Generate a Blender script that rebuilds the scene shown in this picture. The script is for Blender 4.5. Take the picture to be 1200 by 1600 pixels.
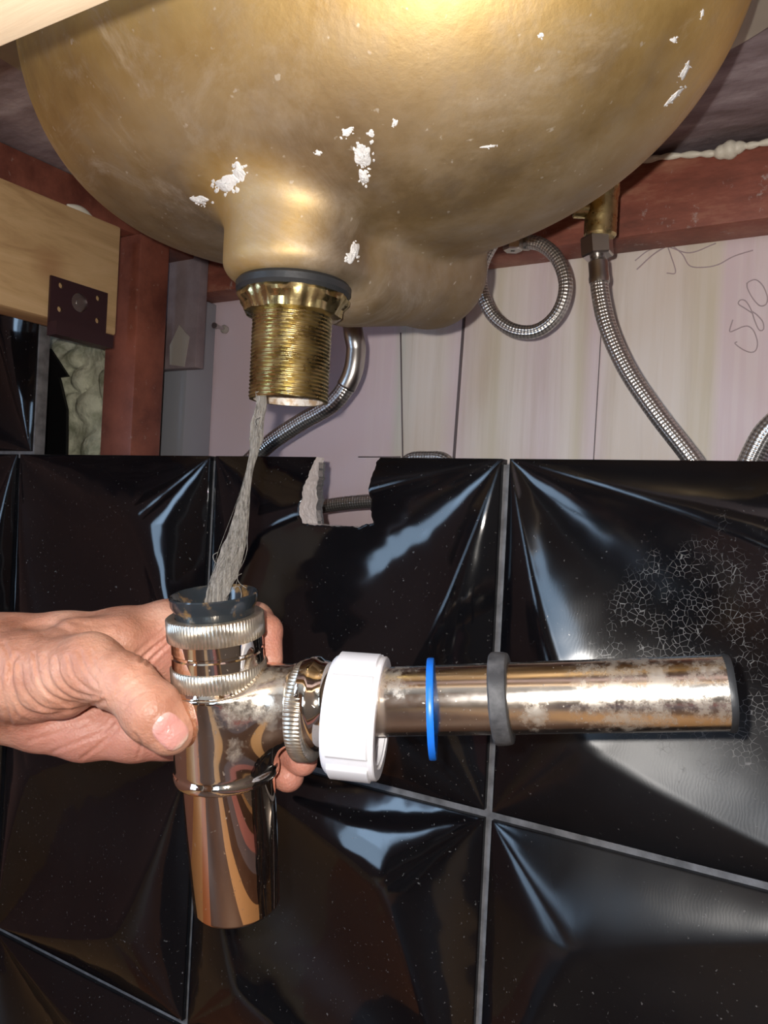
import bpy, bmesh, math, random
import numpy as np
from mathutils import Vector, Matrix
from mathutils.bvhtree import BVHTree
random.seed(7); rng = np.random.default_rng(7)
C = bpy.context.scene
for o in list(bpy.data.objects): bpy.data.objects.remove(o)

# ------------------------------------------------------------------ camera
FPX = 1250.0
TH, YAW = math.radians(2.87), math.radians(31)
Fw = Vector((-math.sin(YAW), math.cos(YAW), 0)); R0 = Vector((math.cos(YAW), math.sin(YAW), 0)); U0 = Vector((0, 0, 1))
Rc = R0*math.cos(TH) + U0*math.sin(TH); Uc = U0*math.cos(TH) - R0*math.sin(TH)
cd = bpy.data.cameras.new('camera'); cam = bpy.data.objects.new('camera', cd); C.collection.objects.link(cam)
cam.matrix_world = Matrix(((Rc.x, Uc.x, -Fw.x, 0), (Rc.y, Uc.y, -Fw.y, 0), (Rc.z, Uc.z, -Fw.z, 0), (0, 0, 0, 1)))
cd.sensor_fit = 'VERTICAL'; cd.sensor_height = 32; cd.lens = 32*FPX/1600; cd.clip_start = 0.01
C.camera = cam
C.view_settings.view_transform = 'Standard'; C.view_settings.look = 'None'; C.view_settings.gamma = 1
C.view_settings.use_curve_mapping = False
C.view_settings.exposure = 0.0

# ------------------------------------------------------------------ light
w = bpy.data.worlds.new('room_air'); C.world = w; w.use_nodes = True
w.node_tree.nodes['Background'].inputs[0].default_value = (0.9, 0.72, 0.66, 1)
w.node_tree.nodes['Background'].inputs[1].default_value = 0.8
def lamp(name, kind, loc, energy, color, **k):
    l = bpy.data.lights.new(name, kind); l.energy = energy; l.color = color
    for a, b in k.items(): setattr(l, a, b)
    o = bpy.data.objects.new(name, l); C.collection.objects.link(o); o.location = loc
    return o
def aim(o, tgt):
    o.rotation_euler = (Vector(tgt)-o.location).to_track_quat('-Z', 'Y').to_euler()
# the phone's flash, just beside its lens
lamp('phone_flash', 'POINT', Rc*-0.017 + Uc*0.012, 8.5, (1, 0.94, 0.87), shadow_soft_size=0.0035)
# daylight from a window in the room behind
o = lamp('window_daylight', 'AREA', (-.97, -0.75, 0.42), 3.0, (0.45, 0.68, 1.0), shape='RECTANGLE', size=0.35, size_y=0.75)
aim(o, (-0.4, 0.5, -0.1))
# unseen fill added for the room's ambient light, behind and right
o = lamp('room_fill', 'AREA', (0.45, -1.0, 1.45), 15.0, (1.0, 0.80, 0.62), shape='DISK', size=0.35)
aim(o, (-0.2, 0.5, 0.0))

# ------------------------------------------------------------------ pixel helpers (a ray of the camera met with a real plane)
def ray(x, y): return Fw + Rc*((x-600)/FPX) + Uc*((800-y)/FPX)
def P(x, y, d): return ray(x, y)*d
def onY(x, y, Y): r = ray(x, y); return r*(Y/r.y)
def onX(x, y, X): r = ray(x, y); return r*(X/r.x)
def onZ(x, y, Z): r = ray(x, y); return r*(Z/r.z)

# ------------------------------------------------------------------ materials
MATS = {}
class N:
    def __init__(s, name):
        m = bpy.data.materials.new(name); m.use_nodes = True; s.m = m; s.t = m.node_tree; s.b = s.t.nodes['Principled BSDF']; MATS[name] = m
        s.tc = s.t.nodes.new('ShaderNodeTexCoord')
    def n(s, typ, **k):
        x = s.t.nodes.new('ShaderNode'+typ)
        for a, b in k.items():
            if a.startswith('i_'):
                key = a[2:]; key = int(key) if key.isdigit() else key.replace('_', ' ')
                x.inputs[key].default_value = b
            else: setattr(x, a, b)
        return x
    def l(s, a, b): s.t.links.new(a, b)
    def set(s, **k):
        for a, b in k.items():
            i = s.b.inputs[a.replace('_', ' ')]
            i.default_value = (*b, 1) if i.type == 'RGBA' else b
        return s
    def map(s, scale=(1, 1, 1), loc=(0, 0, 0), rot=(0, 0, 0), src='Object'):
        mp = s.n('Mapping'); mp.inputs['Scale'].default_value = scale; mp.inputs['Location'].default_value = loc; mp.inputs['Rotation'].default_value = rot
        s.l(s.tc.outputs[src], mp.inputs[0]); return mp.outputs[0]
    def noise(s, scale, detail=4, rough=.55, vec=None, dist=0):
        x = s.n('TexNoise'); x.inputs['Scale'].default_value = scale; x.inputs['Detail'].default_value = detail
        x.inputs['Roughness'].default_value = rough; x.inputs['Distortion'].default_value = dist
        s.l(vec if vec is not None else s.tc.outputs['Object'], x.inputs['Vector']); return x.outputs['Fac']
    def ramp(s, fac, stops):
        r = s.n('ValToRGB'); e = r.color_ramp.elements
        while len(e) > 1: e.remove(e[-1])
        for i, (p, c) in enumerate(stops):
            if i == 0: e[0].position = p
            else: e.new(p)
            c = (c, c, c) if not isinstance(c, tuple) else c
            e[i].color = (*c, 1)
        s.l(fac, r.inputs[0]); return r.outputs[0]
    def math(s, op, a, b=None, clamp=False):
        x = s.n('Math', operation=op); x.use_clamp = clamp
        for i, v in enumerate((a, b)):
            if v is None: continue
            if isinstance(v, (int, float)): x.inputs[i].default_value = v
            else: s.l(v, x.inputs[i])
        return x.outputs[0]
    def mix(s, fac, a, b):
        x = s.n('Mix', data_type='RGBA')
        for i, v in ((0, fac), (6, a), (7, b)):
            if isinstance(v, (int, float)): x.inputs[i].default_value = v
            elif isinstance(v, tuple): x.inputs[i].default_value = (*v, 1)
            else: s.l(v, x.inputs[i])
        return x.outputs[2]
    def bump(s, h, strength=.3, dist=.001, normal=None):
        x = s.n('Bump'); x.inputs['Strength'].default_value = strength; x.inputs['Distance'].default_value = dist
        s.l(h, x.inputs['Height'])
        if normal is not None: s.l(normal, x.inputs['Normal'])
        s.l(x.outputs[0], s.b.inputs['Normal']); return x.outputs[0]
    def to(s, out, inp): s.l(out, s.b.inputs[inp])
def sphere_mask(g, p, r0, r1):
    """1 inside r0 around world point p, 0 outside r1"""
    d = g.n('VectorMath', operation='DISTANCE'); g.l(g.tc.outputs['Object'], d.inputs[0]); d.inputs[1].default_value = p
    mr = g.n('MapRange'); g.l(d.outputs['Value'], mr.inputs[0])
    mr.inputs[1].default_value = r0; mr.inputs[2].default_value = r1; mr.inputs[3].default_value = 1; mr.inputs[4].default_value = 0
    return mr.outputs[0]

# aged brass of the sink
D0_ = P(462, 400, .419)
g = N('aged_brass').set(Metallic=1.0)
n1 = g.noise(7, 6, .65); n2 = g.noise(1, 5, .6, g.map((60, 60, 9))); n3 = g.noise(90, 3, .7)
c = g.ramp(n1, [(.30, (.43, .28, .115)), (.47, (.66, .44, .14)), (.62, (.84, .58, .19))])
c = g.mix(g.math('MULTIPLY', g.ramp(n2, [(.5, 0.0), (.75, 1.0)]), .35), c, (.55, .46, .36))
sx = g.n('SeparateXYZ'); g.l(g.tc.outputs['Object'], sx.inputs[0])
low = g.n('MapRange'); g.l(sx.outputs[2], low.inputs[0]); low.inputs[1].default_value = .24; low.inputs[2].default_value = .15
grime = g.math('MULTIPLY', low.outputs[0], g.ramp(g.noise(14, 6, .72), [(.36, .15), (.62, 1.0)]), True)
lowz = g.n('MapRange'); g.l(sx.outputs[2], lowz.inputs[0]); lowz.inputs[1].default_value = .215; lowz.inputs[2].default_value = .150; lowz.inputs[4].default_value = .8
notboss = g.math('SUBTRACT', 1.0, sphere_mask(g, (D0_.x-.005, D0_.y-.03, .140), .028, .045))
low_dark = g.math('MULTIPLY', g.math('MULTIPLY', lowz.outputs[0], g.ramp(g.noise(9, 5, .6), [(.3, .55), (.6, 1.0)])), notboss)  # darker towards the bottom of the bowl, except around the boss
c = g.mix(low_dark, c, (.13, .105, .095))
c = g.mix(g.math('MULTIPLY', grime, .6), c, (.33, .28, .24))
haze = g.ramp(g.noise(12, 8, .78, dist=.8), [(.54, 0.0), (.68, 1.0)])
haze = g.math('MULTIPLY', haze, g.math('SUBTRACT', 1.0, sphere_mask(g, P(620, 60, .4), .05, .14)))
c = g.mix(g.math('MULTIPLY', haze, .45), c, (.70, .62, .52))
spk = g.ramp(g.noise(220, 2, .5), [(.70, 0.0), (.76, 1.0)])
c = g.mix(g.math('MULTIPLY', spk, .5), c, (.82, .76, .66))
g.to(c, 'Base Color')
g.to(g.ramp(n1, [(.3, .62), (.7, .50)]), 'Roughness')
g.to(g.math('SUBTRACT', .88, g.math('MULTIPLY', g.math('MAXIMUM', haze, grime), .45)), 'Metallic')
hh = g.math('ADD', g.noise(300, 3, .6), g.math('MULTIPLY', g.noise(30, 4), 1.2)); g.bump(hh, .25, .0006)
# brighter brass of the fittings
g = N('brass').set(Metallic=1.0)
c = g.ramp(g.noise(60, 4), [(.35, (.42, .34, .16)), (.6, (.64, .53, .27))]); g.to(c, 'Base Color')
g.to(g.ramp(g.noise(120, 3), [(.4, .24), (.65, .38)]), 'Roughness'); g.bump(g.noise(500, 3), .25, .0004)
g = N('limescaled_metal').set(Metallic=.2, Roughness=.5)
g.to(g.ramp(g.noise(200, 4), [(.4, (.45, .32, .2)), (.55, (.75, .70, .65))]), 'Base Color')
# polished nickel of the trap
def nickel(name, dirt, base_r=.06, filmk=.10, tint=(.80, .70, .59)):
    g = N(name).set(Metallic=1.0)
    d = None
    for (p, r0, r1, th) in dirt:
        m = g.math('MULTIPLY', sphere_mask(g, p, r0, r1), 1.0)
        k = g.math('ADD', m, g.math('MULTIPLY', g.math('SUBTRACT', g.noise(150, 6, .75), .5), 2.4))
        mm = g.ramp(g.math('MULTIPLY', k, .5), [(th*.5-.08, 0.0), (th*.5+.20, 1.0)])
        mm = g.math('MULTIPLY', mm, g.ramp(m, [(0.0, 0.0), (.25, 1.0)]))
        d = mm if d is None else g.math('MAXIMUM', d, mm)
    sp = g.ramp(g.noise(600, 2, .5), [(.70, 0.0), (.74, .7)])
    d = g.math('MAXIMUM', d, sp) if d is not None else sp
    g.to(g.mix(g.math('MULTIPLY', d, .75), tint, (.60, .56, .49)), 'Base Color')
    film = g.ramp(g.noise(40, 6, .7), [(.42, 0.0), (.7, 1.0)])
    g.to(g.math('ADD', g.math('ADD', g.math('MULTIPLY', d, .22), g.math('MULTIPLY', film, filmk)), base_r), 'Roughness')
    g.to(g.math('SUBTRACT', 1.0, g.math('MULTIPLY', d, .22)), 'Metallic')
    g.bump(g.math('ADD', g.noise(25, 2), g.math('MULTIPLY', d, .25)), .08, .001)
nickel('nickel_body', base_r=.045, filmk=.06, dirt=[(P(372, 1105, .36), .004, .022, .75), (P(420, 1080, .37), .008, .026, .70), (P(365, 1175, .365), .002, .016, .95)])
nickel('nickel_bottle', [], .02, .03, (.82, .62, .47))
nickel('nickel_pipe', [(P(980, 1075, .33), .015, .045, .9), (P(1110, 1080, .33), .010, .03, .95), (P(600, 1040, .36), .005, .03, .75), (P(840, 1120, .34), .003, .02, .85)], .15)
g = N('knurled_nickel').set(Metallic=.9, Roughness=.3)
g.to(g.ramp(g.noise(140, 4), [(.4, (.50, .44, .36)), (.65, (.72, .66, .56))]), 'Base Color')
g = N('black_rubber').set(Base_Color=(.025, .027, .03), Roughness=.45); g.bump(g.noise(400, 3), .3, .0004)
g = N('grey_rubber').set(Roughness=.6)
g.to(g.ramp(g.noise(120, 5), [(.4, (.035, .036, .04)), (.7, (.10, .10, .105))]), 'Base Color'); g.bump(g.noise(300, 3), .3, .0005)
g = N('wet_seal').set(Base_Color=(.03, .035, .04), Roughness=.12, IOR=1.5)
g.to(g.ramp(g.noise(90, 4), [(.58, (.02, .025, .03)), (.70, (.22, .13, .05))]), 'Base Color')
g = N('white_plastic').set(Base_Color=(.82, .82, .86), Roughness=.35, Subsurface_Weight=.1, Subsurface_Radius=(.003, .003, .003))
g = N('blue_plastic').set(Base_Color=(.01, .16, .72), Roughness=.35)
g = N('white_ceramic').set(Base_Color=(.78, .72, .70), Roughness=.85); g.bump(g.noise(180, 4), .8, .002)
g = N('steel').set(Metallic=1.0, Roughness=.3, Base_Color=(.50, .48, .46)); g.bump(g.noise(200, 3), .1, .0005)
# braided hose
g = N('steel_braid').set(Metallic=.9)
sx = g.n('SeparateXYZ'); g.l(g.tc.outputs['UV'], sx.inputs[0])
u = g.math('MULTIPLY', sx.outputs[0], 2*math.pi*8); v = g.math('MULTIPLY', sx.outputs[1], 2*math.pi*190)
a = g.math('SINE', g.math('ADD', u, v)); b = g.math('SINE', g.math('SUBTRACT', u, v))
h = g.math('MULTIPLY', a, b)
g.to(g.ramp(g.math('ADD', g.math('MULTIPLY', h, .5), .5), [(.15, (.40, .39, .38)), (.6, (.70, .68, .65))]), 'Base Color')
g.set(Roughness=.30); g.bump(h, .5, .0005)
# tiles
g = N('black_glazed_tile').set(IOR=1.45)
bv = g.n('Bevel', samples=4); bv.inputs['Radius'].default_value = .0022
pz = P(1110, 1010, .5)
msk = g.ramp(g.math('ADD', sphere_mask(g, onY(1140, 1020, .5), .035, .105), g.math('MULTIPLY', g.math('SUBTRACT', g.noise(35, 4), .5), 1.2)), [(.45, 0.0), (.65, 1.0)])
vo = g.n('TexVoronoi', feature='DISTANCE_TO_EDGE'); vo.inputs['Scale'].default_value = 270
g.l(g.tc.outputs['Object'], vo.inputs['Vector'])
crk = g.math('MULTIPLY', g.math('MULTIPLY', g.ramp(vo.outputs['Distance'], [(.0, .8), (.035, 0.0)]), msk), g.ramp(g.noise(120, 3), [(.42, 0.0), (.55, .8)]))
dust = g.ramp(g.noise(420, 3, .6), [(.68, 0.0), (.73, .6)])
dust = g.math('MULTIPLY', dust, g.ramp(g.noise(9, 3), [(.38, 0.0), (.55, 1.0)]))
d = g.math('MAXIMUM', crk, dust)
film = g.math('MULTIPLY', g.ramp(g.noise(6, 5, .6), [(.45, 0.0), (.7, 1.0)]), .012)
base = g.mix(film, (.004, .004, .005), (.30, .30, .32))
g.to(g.mix(d, base, (.30, .29, .28)), 'Base Color')
swm = sphere_mask(g, onY(1010, 930, .5), .03, .10)
brm = g.math('MAXIMUM', sphere_mask(g, onY(1120, 1330, .5), .08, .15), g.math('MULTIPLY', swm, .3))
rg = g.math('ADD', g.math('MULTIPLY', g.ramp(g.noise(5, 3), [(.4, .0), (.7, 1.0)]), .06), .045)
rg = g.math('ADD', rg, g.math('MULTIPLY', brm, .30))
rg = g.math('ADD', rg, g.math('MULTIPLY', d, .4)); g.to(rg, 'Roughness')
wv = g.n('TexWave'); wv.inputs['Scale'].default_value = 160; wv.inputs['Distortion'].default_value = 14; wv.inputs['Detail'].default_value = 4; wv.inputs['Detail Scale'].default_value = .6
g.l(g.tc.outputs['Object'], wv.inputs['Vector'])
hh = g.math('ADD', g.math('MULTIPLY', g.noise(14, 2), 2.2), g.math('MULTIPLY', g.math('MULTIPLY', wv.outputs['Fac'], brm), .008))
g.bump(hh, .22, .004, bv.outputs[0])
g = N('grout').set(Roughness=.9)
g.to(g.ramp(g.noise(80, 5), [(.35, (.10, .10, .105)), (.65, (.20, .20, .21))]), 'Base Color'); g.bump(g.noise(200, 4), .6, .001)
# pink moisture board with plaster stripes
g = N('pink_board').set(Roughness=.8)
sx = g.n('SeparateXYZ'); g.l(g.tc.outputs['Object'], sx.inputs[0])
X = lambda px, y=560: onY(px, y, .70).x
xx = g.math('ADD', sx.outputs[0], g.math('MULTIPLY', g.math('SUBTRACT', g.noise(1, 3, .5, g.map((8, 8, 3))), .5), .012))
x0, x1 = X(250), X(1230)
def fx(px): return (X(px)-x0)/(x1-x0)
f = g.math('DIVIDE', g.math('SUBTRACT', xx, x0), x1-x0)
pk, cr, be, gr = (.78, .63, .68), (.84, .75, .68), (.72, .64, .50), (.66, .65, .59)
c = g.ramp(f, [(0, pk), (fx(612), pk), (fx(628), gr), (fx(655), cr), (fx(690), cr), (fx(715), pk), (fx(752), cr), (fx(775), be), (fx(800), cr),
               (fx(850), pk), (fx(895), cr), (fx(908), be), (fx(930), pk), (fx(960), cr), (fx(1050), cr), (fx(1095), be), (fx(1112), be), (fx(1125), pk), (1, pk)])
c = g.mix(g.math('MULTIPLY', g.noise(1, 4, .6, g.map((30, 30, 5))), .35), c, (.90, .82, .76))
c = g.mix(g.ramp(g.noise(1, 6, .65, g.map((55, 1, 3))), [(.50, 0.0), (.72, .55)]), c, (.62, .52, .42))
c = g.mix(g.math('MULTIPLY', g.ramp(g.noise(1, 3, .5, g.map((130, 1, 6))), [(.45, 0.0), (.6, 1.0)]), .22), c, (.95, .88, .86))
left = g.n('MapRange'); g.l(f, left.inputs[0]); left.inputs[1].default_value = fx(560); left.inputs[2].default_value = fx(625)
g.to(g.mix(left.outputs[0], pk, c), 'Base Color')
g.bump(g.noise(1, 4, .6, g.map((60, 60, 10))), .2, .002)
g = N('dark_line').set(Base_Color=(.16, .13, .14), Roughness=.9)
g = N('pencil').set(Base_Color=(.48, .38, .40), Roughness=.9)
g = N('red_oxide_paint').set(Roughness=.45)
c = g.ramp(g.noise(16, 6, .65), [(.3, (.10, .028, .020)), (.5, (.24, .078, .050)), (.68, (.34, .11, .07))])
g.to(g.mix(g.ramp(g.noise(130, 5, .7), [(.64, 0.0), (.72, .6)]), c, (.45, .33, .28)), 'Base Color'); g.bump(g.noise(70, 4), .3, .001)
g = N('rust_red_paint').set(Roughness=.6)
c = g.ramp(g.noise(1, 6, .7, g.map((9, 9, 35))), [(.3, (.14, .045, .03)), (.5, (.28, .085, .055)), (.66, (.42, .19, .12))])
g.to(g.mix(g.ramp(g.noise(60, 6, .75), [(.6, 0.0), (.7, .8)]), c, (.48, .42, .40)), 'Base Color'); g.bump(g.noise(60, 5), .5, .0015)
def wood(name, axis_scale, cols):
    g = N(name).set(Roughness=.65)
    vec = g.map(axis_scale)
    f = g.noise(1, 6, .6, vec, .8)
    c = g.ramp(f, [(.3, cols[0]), (.5, cols[1]), (.7, cols[2])])
    g.to(c, 'Base Color'); g.bump(f, .3, .0015); return g, c
g, c = wood('pine', (70, 6, 40), [(.42, .25, .11), (.62, .41, .20), (.72, .50, .27)])
km = sphere_mask(g, onX(78, 418, -.62), .004, .022)
g.to(g.mix(g.math('MULTIPLY', km, .7), c, (.40, .21, .09)), 'Base Color')
wood('pale_wood', (5, 60, 60), [(.62, .45, .28), (.74, .58, .40), (.82, .66, .48)])
g = N('stone').set(Roughness=.8)
c = g.ramp(g.noise(1, 6, .65, g.map((9, 30, 9))), [(.3, (.17, .12, .12)), (.5, (.36, .29, .31)), (.7, (.60, .53, .56))]); g.to(c, 'Base Color'); g.bump(g.noise(90, 5), .5, .002)
g = N('flange_brass').set(Roughness=.5, Metallic=.4)
g.to(g.ramp(g.noise(10, 5), [(.35, (.36, .32, .26)), (.65, (.52, .47, .38))]), 'Base Color')
g = N('plaster').set(Roughness=.9)
g.to(g.ramp(g.noise(150, 5), [(.3, (.66, .66, .66)), (.6, (.88, .88, .88))]), 'Base Color'); g.bump(g.noise(600, 4), .8, .001)
g = N('sealant').set(Base_Color=(.78, .74, .62), Roughness=.5); g.bump(g.noise(90, 4), .6, .002)
g = N('maroon_metal').set(Base_Color=(.045, .018, .022), Roughness=.45, Metallic=.2)
g = N('grey_board').set(Roughness=.85)
g.to(g.ramp(g.noise(25, 5), [(.35, (.19, .14, .15)), (.65, (.30, .24, .25))]), 'Base Color')
g = N('pale_plaster').set(Base_Color=(.42, .38, .34), Roughness=.9)
g = N('grey_profile').set(Base_Color=(.33, .34, .38), Roughness=.5)
g = N('foam').set(Roughness=.9)
g.to(g.ramp(g.noise(45, 5), [(.35, (.32, .33, .22)), (.6, (.72, .72, .55))]), 'Base Color'); g.bump(g.noise(90, 5), 1, .004)
g = N('shadow_black').set(Base_Color=(.006, .006, .007), Roughness=.5)
g = N('wet_hair').set(Roughness=.18, Transmission_Weight=.25, IOR=1.4)
g.to(g.ramp(g.noise(1, 5, .7, g.map((900, 900, 40))), [(.35, (.13, .115, .10)), (.6, (.42, .39, .35))]), 'Base Color')
g.bump(g.noise(1, 5, .7, g.map((1200, 1200, 40))), .9, .0015)
# skin
g = N('skin').set(Roughness=.46, Subsurface_Weight=.18, Subsurface_Radius=(.006, .0022, .0012), Subsurface_Scale=1.0)
c = g.ramp(g.noise(38, 5, .6), [(.3, (.38, .165, .105)), (.5, (.50, .245, .165)), (.68, (.60, .33, .235))])
pm = None
for (x, y, d_, r0, r1) in ((120, 1165, .41, .02, .045), (250, 1165, .42, .01, .035), (460, 1200, .41, .01, .03), (425, 1010, .415, .006, .022), (255, 1030, .42, .005, .02)):
    m = sphere_mask(g, P(x, y, d_), r0, r1); pm = m if pm is None else g.math('MAXIMUM', pm, m)
c = g.mix(g.math('MULTIPLY', pm, .55), c, (.60, .24, .19))
NC_, NA_ = P(269, 1142, .355), (P(289, 1160, .3565)-P(249, 1124, .3545)).normalized()
NF_ = (NC_*-1).normalized()+Uc*.30+Rc*.12; NF_ = (NF_-NA_*NF_.dot(NA_)).normalized(); NS_ = NA_.cross(NF_).normalized()
dv = g.n('VectorMath', operation='SUBTRACT'); g.l(g.tc.outputs['Object'], dv.inputs[0]); dv.inputs[1].default_value = NC_
def dotp(ax_, half, pw):
    q = g.n('VectorMath', operation='DOT_PRODUCT'); g.l(dv.outputs[0], q.inputs[0]); q.inputs[1].default_value = ax_
    return g.math('POWER', g.math('ABSOLUTE', g.math('DIVIDE', q.outputs['Value'], half)), pw), q.outputs['Value']
na_, av_ = dotp(NA_, .0084, 3.2); ns_, _ = dotp(NS_, .0063, 2.8); nf_, fv_ = dotp(NF_, 1, 1)
nq = g.math('ADD', na_, ns_)
nmask = g.math('MULTIPLY', g.ramp(nq, [(.0, 1.0), (.92, 1.0), (1.0, 0.0)]), g.math('GREATER_THAN', fv_, -.012))
rim = g.math('MULTIPLY', g.ramp(nq, [(.0, 0.0), (.85, 0.0), (.95, 1.0), (1.0, 1.0)]), nmask)
lun = g.ramp(g.math('ADD', g.math('MULTIPLY', av_, 60), .5), [(.0, (.66, .42, .38)), (.3, (.58, .27, .24)), (.85, (.62, .31, .27)), (1.0, (.74, .58, .47))])
c = g.mix(nmask, c, g.mix(g.math('MULTIPLY', rim, .5), lun, (.50, .24, .18)))
g.to(c, 'Base Color')
g.to(g.math('SUBTRACT', .47, g.math('MULTIPLY', nmask, .22)), 'Roughness')
fold = g.n('TexWave', wave_type='RINGS', rings_direction='SPHERICAL'); fold.inputs['Scale'].default_value = 95; fold.inputs['Distortion'].default_value = 4.5; fold.inputs['Detail'].default_value = 3; fold.inputs['Detail Scale'].default_value = 1.0
g.l(g.map((1, 1, 1), tuple(-P(215, 1000, .39))), fold.inputs['Vector'])
fm = g.math('MULTIPLY', sphere_mask(g, P(85, 1065, .375), .012, .030), fold.outputs['Fac'])
v2 = g.n('TexVoronoi'); v2.inputs['Scale'].default_value = 700; g.l(g.tc.outputs['Object'], v2.inputs['Vector'])
hh = g.math('ADD', g.math('MULTIPLY', fm, .12), g.math('ADD', g.math('MULTIPLY', v2.outputs['Distance'], .25), g.math('MULTIPLY', g.noise(130, 5, .6, dist=.7), 1.0)))
g.bump(hh, .5, .0014)
g = N('nail').set(Base_Color=(.78, .50, .45), Roughness=.22, Coat_Weight=.4)
g = N('floor_reflection_stripes').set(Roughness=.5)  # unseen floor, board tones made up to stripe the bottle's reflections
fx_ = g.n('SeparateXYZ'); g.l(g.tc.outputs['Object'], fx_.inputs[0])
cell = g.n('TexWhiteNoise', noise_dimensions='1D'); g.l(g.math('FLOOR', g.math('MULTIPLY', fx_.outputs[0], 6.0)), cell.inputs['W'])
fc = g.ramp(cell.outputs['Value'], [(0, (.03, .018, .012)), (.18, (.45, .16, .05)), (.34, (.05, .03, .02)), (.5, (.55, .33, .14)), (.62, (.02, .02, .022)), (.74, (.50, .20, .19)), (.86, (.10, .11, .14)), (.95, (.30, .12, .04))]); fc_r = fc.node.color_ramp; fc_r.interpolation = 'CONSTANT'
g.to(g.mix(.25, fc, g.ramp(g.noise(3, 5), [(.3, (.14, .055, .03)), (.7, (.32, .15, .08))])), 'Base Color')
g = N('room_white').set(Base_Color=(.55, .48, .40), Roughness=.8)
g = N('reflected_door_wood').set(Base_Color=(.20, .08, .03), Roughness=.5)
g = N('panel_glow').set(Base_Color=(.1, .1, .1), Emission_Color=(.5, .72, 1.0), Emission_Strength=8.0)  # emission of the added glow panels behind the camera
g = N('room_paint').set(Base_Color=(.16, .12, .09), Roughness=.8)
g = N('room_paint_pale').set(Base_Color=(.30, .17, .15), Roughness=.8)
g = N('tank_dark').set(Base_Color=(.05, .03, .03), Roughness=.7)

# ------------------------------------------------------------------ mesh helpers
def link(name, me, mat, parent=None, smooth=True, kind=None):
    o = bpy.data.objects.new(name, me); C.collection.objects.link(o)
    for m in (mat if isinstance(mat, (list, tuple)) else [mat]):
        me.materials.append(MATS[m])
    if smooth:
        me.polygons.foreach_set('use_smooth', [True]*len(me.polygons))
    if parent is not None:
        o.parent = parent; o.matrix_parent_inverse = parent.matrix_world.inverted()
    if kind: o['kind'] = kind
    return o
def mesh(name, vs, fs):
    me = bpy.data.meshes.new(name); me.from_pydata([tuple(v) for v in vs], [], fs); me.validate(); me.update(); return me
def auto(me, deg=35):
    me.set_sharp_from_angle(angle=math.radians(deg))
def thing(name, label, cat, loc, group=None):
    o = bpy.data.objects.new(name, None); C.collection.objects.link(o); o.location = loc; o.empty_display_size = .01
    bpy.context.view_layer.update()
    o['label'] = label; o['category'] = cat
    if group: o['group'] = group
    return o
def tag(o, label, cat, group=None):
    o['label'] = label; o['category'] = cat
    if group: o['group'] = group
    return o
def box(x0, x1, y0, y1, z0, z1, bevel=0.0, seg=2):
    bm = bmesh.new()
    v = [bm.verts.new((x, y, z)) for z in (z0, z1) for y in (y0, y1) for x in (x0, x1)]
    for f in ((0, 2, 3, 1), (4, 5, 7, 6), (0, 1, 5, 4), (2, 6, 7, 3), (0, 4, 6, 2), (1, 3, 7, 5)): bm.faces.new([v[i] for i in f])
    if bevel: bmesh.ops.bevel(bm, geom=bm.edges[:], offset=bevel, segments=seg, profile=.5, affect='EDGES')
    bmesh.ops.recalc_face_normals(bm, faces=bm.faces[:])
    me = bpy.data.meshes.new('box'); bm.to_mesh(me); bm.free(); auto(me, 40); return me
def frame(d):
    d = Vector(d).normalized(); a = Vector((0, 0, 1)) if abs(d.z) < .9 else Vector((1, 0, 0))
    u = d.cross(a).normalized(); v = d.cross(u).normalized(); return d, u, v
def lathe(o, d, prof, seg=96, rad=None, closed=True, sharp=32):
    """prof: list of (r, h); rad(theta, h, r) -> r ; revolve round axis o + d*h"""
    d, u, v = frame(d); vs, fs = [], []; n = len(prof)
    for (r, h) in prof:
        for k in range(seg):
            t = 2*math.pi*k/seg; rr = rad(t, h, r) if rad else r
            vs.append(o + d*h + (u*math.cos(t)+v*math.sin(t))*rr)
    for i in range(n if closed else n-1):
        j = (i+1) % n
        for k in range(seg):
            l = (k+1) % seg; fs.append((i*seg+k, i*seg+l, j*seg+l, j*seg+k))
    me = mesh('lathe', vs, fs)
    bm = bmesh.new(); bm.from_mesh(me)
    bmesh.ops.remove_doubles(bm, verts=bm.verts[:], dist=1e-6)
    if not closed:
        bmesh.ops.holes_fill(bm, edges=bm.edges[:], sides=0)
    bmesh.ops.recalc_face_normals(bm, faces=bm.faces[:]); bm.to_mesh(me); bm.free(); auto(me, sharp); return me
def catmull(pts, n=12):
    pts = [Vector(p) for p in pts]; q = [pts[0]*2-pts[1]]+pts+[pts[-1]*2-pts[-2]]; out = []
    for i in range(1, len(q)-2):
        for k in range(n):
            t = k/n; a, b, c_, d = q[i-1:i+3]
            out.append(.5*((2*b)+(c_-a)*t+(2*a-5*b+4*c_-d)*t*t+(3*b-a-3*c_+d)*t**3))
    out.append(pts[-1]); return out
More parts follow.
